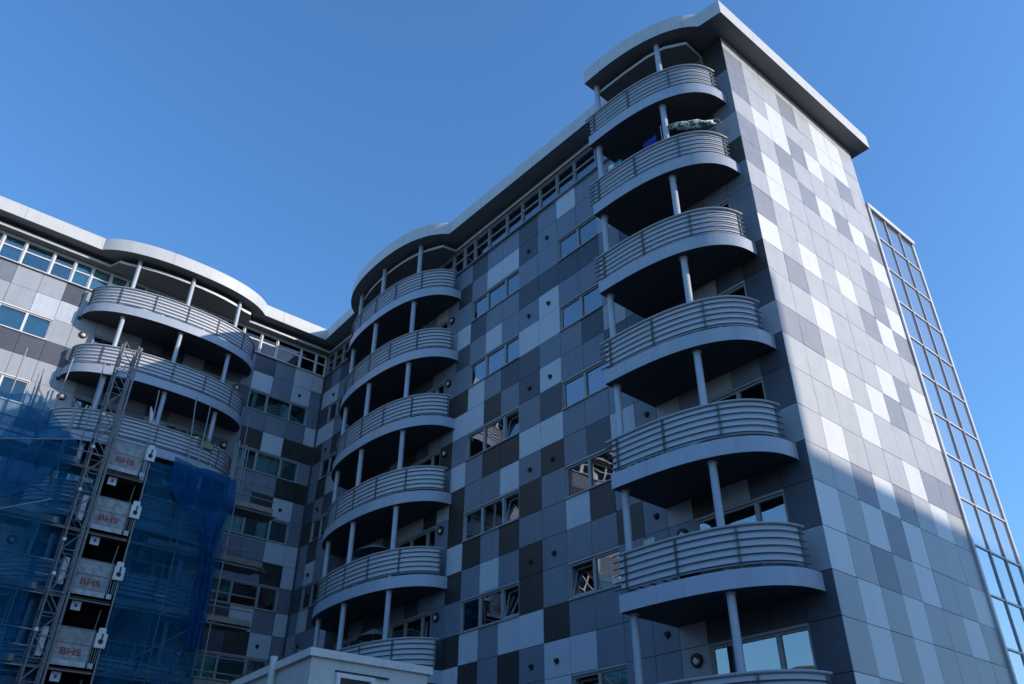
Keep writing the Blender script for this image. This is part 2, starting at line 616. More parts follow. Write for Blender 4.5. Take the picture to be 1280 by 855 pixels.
def window(parent, mp, edges, z0, z1, frame=None, transom=None, opened=(), curt=0.5, curt_mat=None, sill=True, fw=0.05, full=False, head=0.06, off=0.0, glass=None):
    """one window: reveal + frame + mullions (the part), its panes, sill and curtains as sub-parts"""
    frame = frame or M_frame
    glass = glass or M_glass
    if off:
        mp0 = mp

        def mp(u, w_, z, mp0=mp0):
            return mp0(u, w_ + off, z)
    u0, u1 = edges[0], edges[-1]
    mb = MB()
    # reveal lining, open at the front
    t = 0.02
    for a, b in (((u0, -0.32, z0), (u0 + t, -0.004, z1)), ((u1 - t, -0.32, z0), (u1, -0.004, z1)),
                 ((u0 + t, -0.32, z1 - head), (u1 - t, -0.004, z1)), ((u0 + t, -0.32, z0), (u1 - t, -0.05, z0 + 0.03))):
        mb.box(a, b, 0, mp)
    a0, a1, b0, b1 = u0 + t, u1 - t, z0 + 0.03, z1 - head
    W0, W1 = -0.13, -0.05
    mb.box((a0, W0, b0), (a1, W1, b0 + fw), 0, mp)
    mb.box((a0, W0, b1 - fw), (a1, W1, b1), 0, mp)
    mb.box((a0, W0, b0 + fw), (a0 + fw, W1, b1 - fw), 0, mp)
    mb.box((a1 - fw, W0, b0 + fw), (a1, W1, b1 - fw), 0, mp)
    for e in edges[1:-1]:
        mb.box((e - 0.045, W0, b0 + fw), (e + 0.045, W1 + 0.012, b1 - fw), 0, mp)
    if transom:
        for k in range(len(edges) - 1):
            l0 = a0 + fw if k == 0 else edges[k] + 0.045
            l1 = a1 - fw if k == len(edges) - 2 else edges[k + 1] - 0.045
            mb.box((l0, W0, transom - 0.03), (l1, W1 - 0.004, transom + 0.03), 0, mp)
    # room shell behind
    win = mb.build('window', frame, parent)
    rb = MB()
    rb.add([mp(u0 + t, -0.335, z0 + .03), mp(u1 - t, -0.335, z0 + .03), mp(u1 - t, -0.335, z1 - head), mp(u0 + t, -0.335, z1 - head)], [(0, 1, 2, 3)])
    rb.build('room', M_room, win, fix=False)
    if sill:
        sb = MB()
        sb.box((u0 + 0.004, -0.05, z0 - 0.012), (u1 - 0.004, 0.045, z0 + 0.026), 0, mp)
        sb.build('sill', frame, win)
    for k in range(len(edges) - 1):
        l0 = a0 + fw if k == 0 else edges[k] + 0.045
        l1 = a1 - fw if k == len(edges) - 2 else edges[k + 1] - 0.045
        cells = [(b0 + fw, b1 - fw)] if not transom else [(b0 + fw, transom - 0.03), (transom + 0.03, b1 - fw)]
        for ci, (c0, c1) in enumerate(cells):
            if k in opened and ci == 0:
                h = c1 - c0
                ang = 0.24

                def mt(u, w_, zz, c0=c0, ang=ang, mp=mp):
                    q = zz - c0
                    return mp(u, -0.09 - q * math.sin(ang) + w_ * math.cos(ang), c0 + q * math.cos(ang) + w_ * math.sin(ang))
                sa = MB()
                f2 = 0.05
                sa.box((l0 + .004, -.02, c0), (l1 - .004, .02, c0 + f2), 0, mt)
                sa.box((l0 + .004, -.02, c1 - f2), (l1 - .004, .02, c1), 0, mt)
                sa.box((l0 + .004, -.02, c0 + f2), (l0 + f2, .02, c1 - f2), 0, mt)
                sa.box((l1 - f2, -.02, c0 + f2), (l1 - .004, .02, c1 - f2), 0, mt)
                sa.build('sash', frame, win)
                pb = MB()
                pb.box((l0 + f2, -.006, c0 + f2), (l1 - f2, .006, c1 - f2), 0, mt)
                pb.build('pane', glass, win)
                continue
            pb = MB()
            wj = random.uniform(-.003, .003)
            pb.box((l0 - .004, -0.096 + wj, c0 - .004), (l1 + .004, -0.088 - wj, c1 + .004), 0, mp)
            pb.build('pane', glass, win)
        if random.random() < curt and k not in opened:
            r = random.random() if not full else .9
            c0, c1 = b0 + .02, b1 - .01
            cm = curt_mat or M_curtain
            if r < .35:
                curtain(win, mp, l0, l0 + (l1 - l0) * random.uniform(.25, .5), c0, c1, cm)
            elif r < .7:
                curtain(win, mp, l1 - (l1 - l0) * random.uniform(.25, .5), l1, c0, c1, cm)
            else:
                curtain(win, mp, l0, l1, c0, c1, cm)
    return win


def vent(parent, mp, u, z):
    """small hooded extract cowl on a panel: a round collar under a flared hood with an open, pointed mouth"""
    mb = MB()
    n = 12
    ring = [(0.072 * math.cos(2 * math.pi * k / n), 0.072 * math.sin(2 * math.pi * k / n)) for k in range(n)]
    vs = [mp(u + a, 0.002, z + b) for a, b in ring] + [mp(u + a * .9, 0.025, z + b * .9) for a, b in ring]
    mb.add(vs, [tuple(range(n, 2 * n))] + [(k, (k + 1) % n, n + (k + 1) % n, n + k) for k in range(n)])
    top = [(-0.10, 0.0, 0.045), (-0.06, 0.0, 0.095), (0.06, 0.0, 0.095), (0.10, 0.0, 0.045), (0.0, 0.0, -0.11)]
    fr = [(-0.085, 0.055, 0.02), (-0.05, 0.075, 0.06), (0.05, 0.075, 0.06), (0.085, 0.055, 0.02), (0.0, 0.06, -0.05)]
    vs = [mp(u + a * .85, 0.026 + w_ * .7, z + b * .85) for a, w_, b in top + fr]
    mb.add(vs, [(0, 1, 6, 5), (1, 2, 7, 6), (2, 3, 8, 7), (5, 6, 7, 8, 9), (0, 5, 9, 4), (3, 4, 9, 8)])
    return mb.build('vent', M_dark, parent)


def wall_lamp(parent, mp, u, z):
    mb = MB()
    n = 16
    prof = [(0.15, 0.0), (0.15, 0.06), (0.135, 0.085), (0.105, 0.085), (0.10, 0.05)]
    vs = [mp(u + r_ * math.cos(2 * math.pi * k / n), w_, z + r_ * math.sin(2 * math.pi * k / n)) for r_, w_ in prof for k in range(n)]
    mb.add(vs, [(j * n + k, j * n + (k + 1) % n, (j + 1) * n + (k + 1) % n, (j + 1) * n + k) for j in range(4) for k in range(n)])
    # eyelid over the upper half
    mb.add([mp(u + .13 * math.cos(math.pi * k / 8), 0.088, z + .13 * math.sin(math.pi * k / 8)) for k in range(9)], [tuple(range(9))])
    o = mb.build('wall_lamp', M_dark, parent, smooth=True)
    lb = MB()
    prof = [(0.10, 0.05), (0.085, 0.075), (0.05, 0.088), (0.002, 0.092)]
    vs = [mp(u + r_ * math.cos(2 * math.pi * k / n), w_, z + r_ * math.sin(2 * math.pi * k / n)) for r_, w_ in prof for k in range(n)]
    lb.add(vs, [(j * n + k, j * n + (k + 1) % n, (j + 1) * n + (k + 1) % n, (j + 1) * n + k) for j in range(3) for k in range(n)])
    lb.build('lens', M_lens, o, smooth=True)
    return o


# ---------------------------------------------------------------- end wall (8 columns)
ENDT = {18: '23323553', 17: '23533553', 16: '35525323', 15: '23233333', 14: '25325252', 13: '35333335',
        12: '23333323', 11: '53535325', 10: '32333252', 9: '33533333', 8: '22333525', 7: '33535235',
        6: '33353333', 5: '35333522', 4: '33252353', 3: '53525333', 2: '53235335', 1: '35353353', 0: '35353333'}
ecol = [EW * k / 8 for k in range(9)]
emap = {'2': 2.5, '3': 3.5, '5': 5}
for r in range(-4, 19):
    s = ENDT.get(r) or ''.join(random.choice('3335533') for _ in range(8))
    for c in range(8):
        panel('main', m_end, ecol[c], ecol[c + 1], zr(r), zr(r + 1), emap[s[c]])
for c in range(8):
    panel('main', m_end, ecol[c], ecol[c + 1], zr(19), 18.29, 3.5)

# ---------------------------------------------------------------- long facade
mcol = [-23.70, -23.0, -22.2, -21.3, -20.5, -19.7, -18.8, -17.9, -17.0, -16.08, -15.23, -14.45, -13.68, -12.98,
        -12.158, -11.241, -10.335, -9.416, -8.413, -7.425, -6.486, -5.56, -4.67, -3.93, -3.17, -2.37, -1.56, -0.73, 0.0]
# columns A..O start at index 13; tones per row, from the photograph
MT = {17: 'ABCDEFGHI', }
rows = {17: '212212422', 16: '024412223', 14: '412211112', 13: '124224222', 11: '042112213', 10: '440214221',
        8: '420044222', 7: '022420214', 5: '402022402', 4: '024202220', 2: '042440222', 1: '402024422',
        15: '2...22..3', 12: '2...44..2', 9: '2...21..2', 6: '0...02..2', 3: '2...02..2', 0: '2...24..2'}
corner = {18: 0, 17: 2, 16: 2, 15: 3, 14: 0, 13: 2, 12: 2, 11: 2, 10: 0, 9: 1, 8: 3, 7: 1, 6: 1, 5: 3, 4: 1, 3: 1, 2: 3, 1: 1, 0: 1}
special = {(4, 22): 2, (4, 23): 3, (4, 24): 0, (4, 25): 3, (4, 26): 1, (5, 22): 2, (10, 22): 1, (7, 22): 2, (7, 23): 3, (1, 22): 2, (1, 23): 3,
           (13, 25): 2, (10, 25): 3, (10, 26): 1, (7, 25): 3, (7, 26): 2}
winA = [-12.158, -11.241, -10.2, -9.416]
winB = [-7.425, -6.486, -5.50]
winR = [-3.17, -2.52, -1.48, -0.73]
winM = [-16.08, -15.2, -14.22, -13.68]
winN = [-19.7, -18.8, -17.9]
winI = [-22.95, -22.2, -21.35]
wincols = {}
for grp in (winA, winB, winR, winM, winN, winI):
    for c in range(len(mcol) - 1):
        if mcol[c] > grp[0] - 0.15 and mcol[c + 1] < grp[-1] + 0.15:
            wincols[c] = 1
rng = random.Random(3)
for r in range(-4, 18):
    for c in range(len(mcol) - 1):
        if r % 3 == 0 and c in wincols:
            continue
        k = c - 13
        if c == len(mcol) - 2:
            t = corner.get(r, 1)
        elif r in rows and 0 <= k < 9 and rows[r][k] != '.':
            t = int(rows[r][k])
        elif (r, c) in special:
            t = special[(r, c)]
        else:
            t = rng.choice([0, 1, 2, 2, 1, 2, 3, 2, 1]) if (4 <= c <= 12 or 21 <= c <= 26) else rng.choice([0, 1, 2, 2, 2, 3, 4, 2, 1])  # darker tone mix behind the balconies paints in the recess shade
        if k in (0,) and r in (16, 7, 6, 5, 4, 2) and t == 0:
            t = 0
        u0, u1 = mcol[c], mcol[c + 1]
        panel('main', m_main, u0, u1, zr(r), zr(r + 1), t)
panel('main', m_main, mcol[-2], 0.0, zr(18), zr(19), 0)
panel('main', m_main, mcol[-2], 0.0, zr(19), 18.28, 0)

opens = {('A', 4): (2,), ('A', 3): (2,), ('A', 2): (2,), ('B', 2): (0,), ('B', 1): (0,)}
for fl in range(0, 7):
    zb = 2.8 * (fl - 1)
    z0, z1 = zb, zb + RB
    window(main, m_main, winA, z0, z1, opened=opens.get(('A', fl), ()), curt=0.45)
    window(main, m_main, winB, z0, z1, opened=opens.get(('B', fl), ()), curt=0.5)
    window(main, m_main, winR, z0, z1, curt=0.6)
    window(main, m_main, winM, z0, z1, curt=0.4)
    window(main, m_main, winN, z0, z1, curt=0.4)
    window(main, m_main, winI, z0, z1, curt=0.6, glass=M_glass_w)
    for u, za in ((-8.9, 0), (-7.92, 0), (-22.6, 0), (-4.25, 0)):
        vent(main, m_main, u, zb + RB + RA * 0.42)
    wall_lamp(main, m_main, -3.50, zb + 0.72)
    wall_lamp(main, m_main, -13.35, zb + 0.72)
    wall_lamp(wing, m_wing, -10.57, zb + 0.75)
    wall_lamp(wing, m_wing, -4.12, zb + 0.75)
f7 = [-23.66, -23.0, -22.2, -21.3, -20.5, -19.7, -18.8, -17.9, -17.0, -16.1, -15.2, -14.3, -13.46, -12.74, -12.06, -11.18, -10.11,
      -9.22, -8.24, -7.33, -6.45, -5.40, -4.5, -3.6, -2.8, -2.0, -0.75]
for a, b in zip(f7[:-1], f7[1:]):
    window(main, m_main, [a, b], 16.8, 17.97, transom=17.48, off=0.055, full=True, curt=0.6, fw=0.04, head=0.03)

# ---------------------------------------------------------------- wing facade (u runs along y, negative towards the camera)
wcol = [-20.0, -19.1, -18.2, -17.3, -16.4, -15.45, -14.5, -13.56, -12.62, -11.73, -11.02, -10.2, -9.3, -8.4, -7.5, -6.6, -5.7, -4.8,
        -4.0, -3.5, -2.52, -1.53, -0.6, -0.05]
wA = [-14.5, -13.62, -12.64, -11.73]
wB = [-3.5, -2.6, -1.46, -0.6]
wC = [-10.2, -9.3, -8.4]
wD = [-6.6, -5.7, -4.8]
wT = {  # (row, col index) from the photograph
    17: {6: 2, 7: 3, 8: 3, 9: 1, 18: 2, 19: 1, 20: 2, 21: 4, 22: 4, 5: 2}, 16: {5: 3, 6: 3, 7: 3, 8: 4, 9: 4, 10: 3, 18: 2, 19: 4, 20: 2, 21: 4, 22: 2},
    15: {9: 3, 10: 3, 18: 1, 22: 2}, 14: {5: 1, 6: 1, 7: 1, 8: 1, 9: 1, 10: 1, 18: 2, 19: 2, 20: 2, 21: 2, 22: 4},
    13: {5: 3, 6: 3, 7: 3, 8: 3, 9: 3, 10: 3, 18: 2, 19: 0, 20: 4, 21: 0, 22: 0}, 12: {9: 3, 10: 3, 18: 2, 22: 2},
    11: {18: 2, 19: 2, 20: 2, 21: 0, 22: 0, 9: 2, 10: 2}, 10: {18: 2, 19: 2, 20: 0, 21: 4, 22: 2}, 9: {22: 2},
    8: {19: 2, 20: 2, 21: 4, 22: 4}, 7: {19: 2, 20: 2, 21: 0, 22: 4}, 6: {22: 2},
    5: {19: 1, 20: 4, 21: 2, 22: 4}, 4: {19: 1, 20: 0, 21: 4, 22: 2}, 3: {22: 2}, 2: {19: 2, 20: 0, 21: 4, 22: 2}}
wwin = {}
for grp in (wA, wB, wC, wD):
    for c in range(len(wcol) - 1):
        if wcol[c] > grp[0] - 0.2 and wcol[c + 1] < grp[-1] + 0.2:
            wwin[c] = 1
rng = random.Random(5)
for r in range(-4, 18):
    for c in range(len(wcol) - 1):
        if r % 3 == 0 and c in wwin:
            continue
        t = wT.get(r, {}).get(c, rng.choice([2, 2, 1, 3, 0, 2, 1] if 10 <= c <= 18 else [2, 2, 3, 4, 1, 2, 3]))  # columns behind the wing balconies get darker tones as recess shade
        panel('wing', m_wing, wcol[c], wcol[c + 1], zr(r), zr(r + 1), t)
for fl in range(0, 7):
    zb = 2.8 * (fl - 1)
    window(wing, m_wing, wA, zb, zb + RB, glass=M_glass_w, frame=M_frame_w, curt=0.7, full=fl > 3)
    window(wing, m_wing, wB, zb, zb + RB, glass=M_glass_w, curt=0.75, curt_mat=M_curt_red if fl == 3 else None)
    window(wing, m_wing, wC, zb, zb + RB, glass=M_glass_w, curt=0.4)
    window(wing, m_wing, wD, zb, zb + RB, glass=M_glass_w, curt=0.4)
    vent(wing, m_wing, -1.15, zb + RB + RA * 0.45)
    vent(wing, m_wing, -10.9, zb + RB + RA * 0.45)
wf7 = [-20, -19.1, -18.2, -17.1, -16.1, -15.2, -14.36, -13.55, -12.5, -11.69, -11.0, -10.26, -9.6, -8.8, -7.9, -7.0, -6.1, -5.2, -4.3, -3.43,
       -2.63, -1.40, -0.59, -0.05]
for a, b in zip(wf7[:-1], wf7[1:]):
    window(wing, m_wing, [a, b], 16.8, 17.97, transom=17.48, off=0.055, frame=M_frame_w, full=True, curt=0.8, glass=M_glass_w, fw=0.045, head=0.03)

tr = MB()
tr.box((-LW - 0.02, -0.045, GZ), (-LW + 0.085, 0.05, 16.78))
tr.build('corner_trim', PT[1], main)
flush_panels('main', main_wall)
flush_panels('wing', wing_wall)


# ---------------------------------------------------------------- balconies
def sup(t, c, a, b, n=2.3):
    co, si = math.cos(t), math.sin(t)
    return (c + a * math.copysign(abs(co) ** (2 / n), co), b * max(si, 0) ** (2 / n))


def arc(c, a, b, half, inset=0.0, N=44, n=2.3, t0=0.0, t1=None):
    """plan outline of a bulge from its high-u end at the wall round to the other end"""
    t1 = (math.pi / 2 if half else math.pi) if t1 is None else t1
    return [sup(t0 + (t1 - t0) * i / N, c, a - inset, b - inset, n) for i in range(N + 1)]


def normals(path):
    out = []
    for i in range(len(path)):
        a = path[max(i - 1, 0)]
        b = path[min(i + 1, len(path) - 1)]
        dx, dy = b[0] - a[0], b[1] - a[1]
        l = math.hypot(dx, dy) or 1
        out.append((dx, dy, l))
    return out


def smooth_plan(path, mp):
    return [mp(u, w_, 0)[:2] for u, w_ in path]


def outward(path):
    """outward plan normal in (u, w) for a path that runs from high u to low u"""
    res = []
    for dx, dy, l in normals(path):
        res.append((dy / l, -dx / l))
    return res


def resample(path, step):
    L = [0]
    for a, b in zip(path[:-1], path[1:]):
        L.append(L[-1] + math.hypot(b[0] - a[0], b[1] - a[1]))
    n = max(2, round(L[-1] / step))
    out = []
    j = 0
    for i in range(n + 1):
        s = L[-1] * i / n
        while j < len(L) - 2 and L[j + 1] < s:
            j += 1
        f = (s - L[j]) / max(1e-9, L[j + 1] - L[j])
        out.append((path[j][0] + (path[j + 1][0] - path[j][0]) * f, path[j][1] + (path[j + 1][1] - path[j][1]) * f))
    return out


def balcony(parent, mp, c, a, b, half, posts, n=2.3):
    """built for the storey whose window bottom is z = 0; returns the part"""
    zb_, zt_ = -1.30, -0.93
    out = resample(arc(c, a, b, half, n=n, N=80), 0.16)
    poly = [mp(u, max(w_, -0.0), 0)[:2] for u, w_ in out]
    if half:
        poly = poly + [mp(c, 0.0, 0)[:2]]
    # close against the wall
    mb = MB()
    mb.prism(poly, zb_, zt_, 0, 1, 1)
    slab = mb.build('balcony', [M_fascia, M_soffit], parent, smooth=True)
    sb = slab
    ins = 0.07
    path = resample(arc(c, a, b, half, n=n, inset=ins, N=80, t0=0.075, t1=(math.pi / 2 if half else math.pi - 0.075)), 0.16)
    if half:
        path.append((c - 0.16, b - ins))
    P3 = [mp(u, w_, 0) for u, w_ in path]
    for k in range(6):
        z = -0.03 - 0.153 * k
        mb = MB()
        if k == 0:
            mb.tube([(x, y, z) for x, y, _ in P3], 0.030, 8)
            mb.build('handrail', M_rail, slab, smooth=True)
        else:
            mb.tube([(x, y, z) for x, y, _ in P3], 0.0145, 8)
            mb.build('rail', M_drail, slab, smooth=True)
    if half:
        mb = MB()
        for k in range(6):
            mb.tube([mp(c + 0.06, b - ins, -0.03 - 0.153 * k), mp(c + 0.06, 0.05, -0.03 - 0.153 * k)], 0.021, 8)
        mb.build('side_rails', M_drail, slab, smooth=True)
    sp = resample(arc(c, a, b, half, n=n, inset=ins + 0.035, N=80, t0=0.10, t1=(math.pi / 2 if half else math.pi - 0.10)), 0.16)
    nn = [Vector(mp(x, y, 0)) - Vector(mp(0, 0, 0)) for x, y in outward(sp)]
    mb = MB()
    mb.ribbon([mp(u, w_, 0)[:2] for u, w_ in sp], [(q.x, q.y) for q in nn], -0.83, -0.02, 0.006)
    mb.build('guard_sheet', M_sheet, slab, smooth=True)
    bp = resample(arc(c, a, b, half, n=n, inset=ins + 0.012, N=160, t0=0.12, t1=(math.pi / 2 - 0.02 if half else math.pi - 0.12)), 1.28)
    ow = outward(bp)
    for (u, w_), (nu, nw) in zip(bp, ow):
        mb = MB()
        tu, tw = -nw, nu
        for sgn in (-0.02, 0.02):
            q0 = (u + tu * (sgn - .005), w_ + tw * (sgn - .005))
            q1 = (u + tu * (sgn + .005), w_ + tw * (sgn + .005))
            vs = []
            for z in (zt_ - 0.01, -0.03):
                for (x, y) in (q0, q1):
                    for e in (-.025, .02):
                        vs.append(mp(x + nu * e, y + nw * e, z))
            mb.add(vs, [(0, 1, 3, 2), (4, 6, 7, 5), (0, 2, 6, 4), (1, 5, 7, 3), (0, 4, 5, 1), (2, 3, 7, 6)])
        mb.build('baluster', M_baluster, slab)
    for u, w_ in posts:
        mb = MB()
        x, y, _ = mp(u, w_, 0)
        mb.tube([(x, y, zb_ + 0.005), (x, y, zb_ - 0.03), (x, y, zb_ - 0.031), (x, y, -2.8 + zt_ - 0.01)], [0.115, 0.115, 0.088, 0.088], 14)
        mb.build('post', M_post, slab, smooth=True)
    return slab


RS = dict(c=-3.97, a=3.74, b=1.85, half=True, n=2.6)
MS = dict(c=-16.5, a=3.62, b=1.75, half=False)
LS = dict(c=-7.28, a=3.60, b=1.70, half=False)
rp = [(-1.52, 1.30), (-3.84, 1.55)]
mp_ = [(-14.25, 1.25), (-16.5, 1.55), (-18.8, 1.22)]
lp = [(-9.55, 1.10), (-7.33, 1.42), (-5.12, 1.10)]
for par, mp, st, po in ((main, m_main, RS, rp), (main, m_main, MS, mp_), (wing, m_wing, LS, lp)):
    proto = balcony(par, mp, st['c'], st['a'], st['b'], st['half'], po, st.get('n', 2.3))
    base = proto.location.copy()
    for fl in range(2, 8):
        copy_tree(proto, par, 2.8 * (fl - 1))

# ---------------------------------------------------------------- roofs
OM, OE, OW_ = 0.68, 0.54, 0.88


def canopy_pts(c, a, b, half, w0):
    pts = resample(arc(c, a, b, half, N=160), 0.14)
    pts = [p for p in pts if p[1] > w0]
    return pts


pl = [(OE, 7.70), (OE, -OM)]
cR = canopy_pts(-3.97, 4.0, 1.90, True, OM)
pl += [(u, -w_) for u, w_ in cR] + [(-3.97, -OM)]
cM = canopy_pts(-16.42, 3.85, 1.95, False, OM)
pl += [(u, -w_) for u, w_ in cM]
pl += [(-LW + OW_ + 0.006, -OM), (-LW + OW_ + 0.006, 7.70)]
mb = MB()
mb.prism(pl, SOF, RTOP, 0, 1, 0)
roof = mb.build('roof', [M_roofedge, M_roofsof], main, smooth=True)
pl = [(-LW + OW_, 7.70), (-LW + OW_, -OM)]
cL = canopy_pts(-7.45, 3.95, 1.90, False, OW_)
pl += [(-LW + w_, u) for u, w_ in cL] + [(-LW + OW_, -21), (-33, -21), (-33, 7.70)]
mb = MB()
mb.prism(pl, SOF, RTOP, 0, 1, 0)
wroof = mb.build('roof', [M_roofedge, M_roofsof], wing, smooth=True)
def seams(path, z0, z1, step, name, parent, inside):
    """thin joints between fascia lengths, as slim dark strips standing 1.5 mm proud"""
    mb = MB()
    acc = step * 0.6
    for (x0, y0), (x1, y1) in zip(path[:-1], path[1:]):
        l = math.hypot(x1 - x0, y1 - y0)
        if l < 1e-6:
            continue
        tx, ty = (x1 - x0) / l, (y1 - y0) / l
        nx, ny = ty, -tx
        s_ = step - acc
        while s_ < l:
            px, py = x0 + tx * s_, y0 + ty * s_
            for sg in (1, -1):
                a = (px + nx * 0.0015 * sg, py + ny * 0.0015 * sg)
                b = (px - nx * 0.01 * sg, py - ny * 0.01 * sg)
                if sg == 1:
                    q = [(a[0] - tx * .006, a[1] - ty * .006), (a[0] + tx * .006, a[1] + ty * .006), (b[0] + tx * .006, b[1] + ty * .006), (b[0] - tx * .006, b[1] - ty * .006)]
                    mb.prism(q if not inside else q, z0 + .004, z1 - .004)
            s_ += step
        acc = (acc + l) % step
    if mb.v:
        mb.build(name, M_seam, parent)


mroof_path = [(OE, 7.70), (OE, -OM)] + [(u, -w_) for u, w_ in cR] + [(-3.97, -OM)] + [(u, -w_) for u, w_ in cM] + [(-LW + OW_, -OM)]
wroof_path = [(-LW + OW_, -OM)] + [(-LW + w_, u) for u, w_ in cL] + [(-LW + OW_, -21)]
seams([(x, y) for x, y in mroof_path][::-1], SOF, RTOP, 2.9, 'fascia_joints', roof, False)
seams([(x, y) for x, y in wroof_path][::-1], SOF, RTOP, 2.9, 'fascia_joints', wroof, False)
# eaves boxes (dropped soffit that follows the balconies)
ed = 0.12
ebx = [(-0.77, 0.3), (-0.72, -0.78), (-1.27, -1.16), (-1.85, -1.31), (-2.76, -1.40), (-3.80, -1.45), (-3.86, -ed),
       (-13.2, -ed), (-13.3, -0.72)]
ebx += [(u, -w_) for u, w_ in resample(arc(-16.42, 3.3, 1.42, False, N=80, t0=.75, t1=math.pi - .75), 0.5)]
ebx += [(-19.5, -0.72), (-19.6, -ed), (-LW + 0.42, -ed), (-LW + 0.42, 0.3)]
mb = MB()
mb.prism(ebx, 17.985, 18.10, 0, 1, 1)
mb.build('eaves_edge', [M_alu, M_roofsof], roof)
mb = MB()
mb.box((-LW + 0.43, -0.04, 18.101), (-0.9, 0.3, SOF - 0.004))
mb.build('eaves_back', M_roofsof, roof)
ewl = 0.40
ebx = [(-LW - 0.3, -0.02), (-LW + ewl, -0.02), (-LW + ewl, -4.3), (-LW + 0.95, -4.5)]
ebx += [(-LW + w_, u) for u, w_ in resample(arc(-7.4, 3.3, 1.42, False, N=80, t0=.75, t1=math.pi - .75), 0.5)]
ebx += [(-LW + 0.95, -10.3), (-LW + ewl, -10.5), (-LW + ewl, -20.9), (-LW - 0.3, -20.9)]
mb = MB()
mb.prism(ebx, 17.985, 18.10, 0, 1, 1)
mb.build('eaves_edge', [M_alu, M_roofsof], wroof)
mb = MB()
mb.box((-LW - 0.3, -20.9, 18.101), (-LW + 0.2, -0.02, SOF - 0.004))
mb.build('eaves_back', M_roofsof, wroof)
for par, mp, pts in ((roof, m_main, [(-1.50, 1.22), (-3.80, 1.50), (-14.15, 1.20), (-16.4, 1.48), (-18.65, 1.22)]), (wroof, m_wing, [(-9.58, 1.16), (-7.38, 1.44), (-5.14, 1.14)])):
    for u, w_ in pts:
        x, y, _ = mp(u, w_, 0)
        mb = MB()
        mb.tube([(x, y, SOF - 0.003), (x, y, 16.8 - 0.94)], 0.088, 14)
        mb.build('canopy_post', M_post, par, smooth=True)

# ---------------------------------------------------------------- glazed stair tower beyond the end wall
tow = thing('stair_tower', 'tall narrow glass stair tower with white frame at the far end of the block', 'tower', (-1.0, 8.9, GZ))
mb = MB()
mb.box((-3.4, 7.70, GZ), (-0.30, 10.30, 15.2))
mb.build('core', M_room, tow)
YT = [7.40, 8.38, 9.35, 10.32]
ZT = [15.66] + [14.46 - 1.297 * k for k in range(15)]
X0, X1 = 0.0, 0.06
mb = MB()
mb.box((-0.16, 7.285, 15.66), (X1 + 0.02, 10.42, 15.84))
mb.build('head_rail', M_alu, tow)
for k, y in enumerate(YT):
    hw = 0.055 if k in (0, 3) else 0.022
    mb = MB()
    if k == 0:
        mb.box((-0.16, 7.285, GZ), (X1, 7.40, 15.658))
    else:
        mb.box((-0.03, y - hw, GZ), (X1 - 0.02, y + hw, 15.658))
    mb.build('mullion', M_alu if k in (0, 3) else M_rail, tow)
for z in ZT[1:]:
    mb = MB()
    mb.box((-0.025, 7.402, z - 0.025), (X1 - 0.03, 10.26, z + 0.025))
    mb.build('transom', M_alu, tow)
for i in range(3):
    for j in range(len(ZT) - 1):
        tlt = random.uniform(-.004, .004)
        ya, yb = YT[i] + 0.012, YT[i + 1] - 0.012
        mb = MB()
        mb.add([(0.0 + tlt, ya, ZT[j + 1] + .012), (0.0 - tlt, yb, ZT[j + 1] + .012), (0.0 - tlt * .6, yb, ZT[j] - .012), (0.0 + tlt * .6, ya, ZT[j] - .012),
                (-0.02 + tlt, ya, ZT[j + 1] + .012), (-0.02 - tlt, yb, ZT[j + 1] + .012), (-0.02 - tlt * .6, yb, ZT[j] - .012), (-0.02 + tlt * .6, ya, ZT[j] - .012)],
               [(0, 1, 2, 3), (7, 6, 5, 4), (0, 4, 5, 1), (1, 5, 6, 2), (2, 6, 7, 3), (3, 7, 4, 0)])
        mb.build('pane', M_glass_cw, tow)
mb = MB()
mb.box((-0.12, 10.425, GZ), (0.02, 10.45, 15.6))
mb.build('side_trim', M_alu, tow)

# ---------------------------------------------------------------- scaffold in front of the wing
SX, SX2 = -20.95, -21.75
LIFT = [8.40, 6.27, 4.14, 2.01, -0.12, -2.25]
sc = thing('scaffold', 'steel tube scaffold with boards in front of the left wing', 'scaffold', (SX, -9, GZ))


def tube1(name, p, q, r, mat, par, n=7):
    mb = MB()
    mb.tube([p, q], r, n)
    return mb.build(name, mat, par, smooth=True)


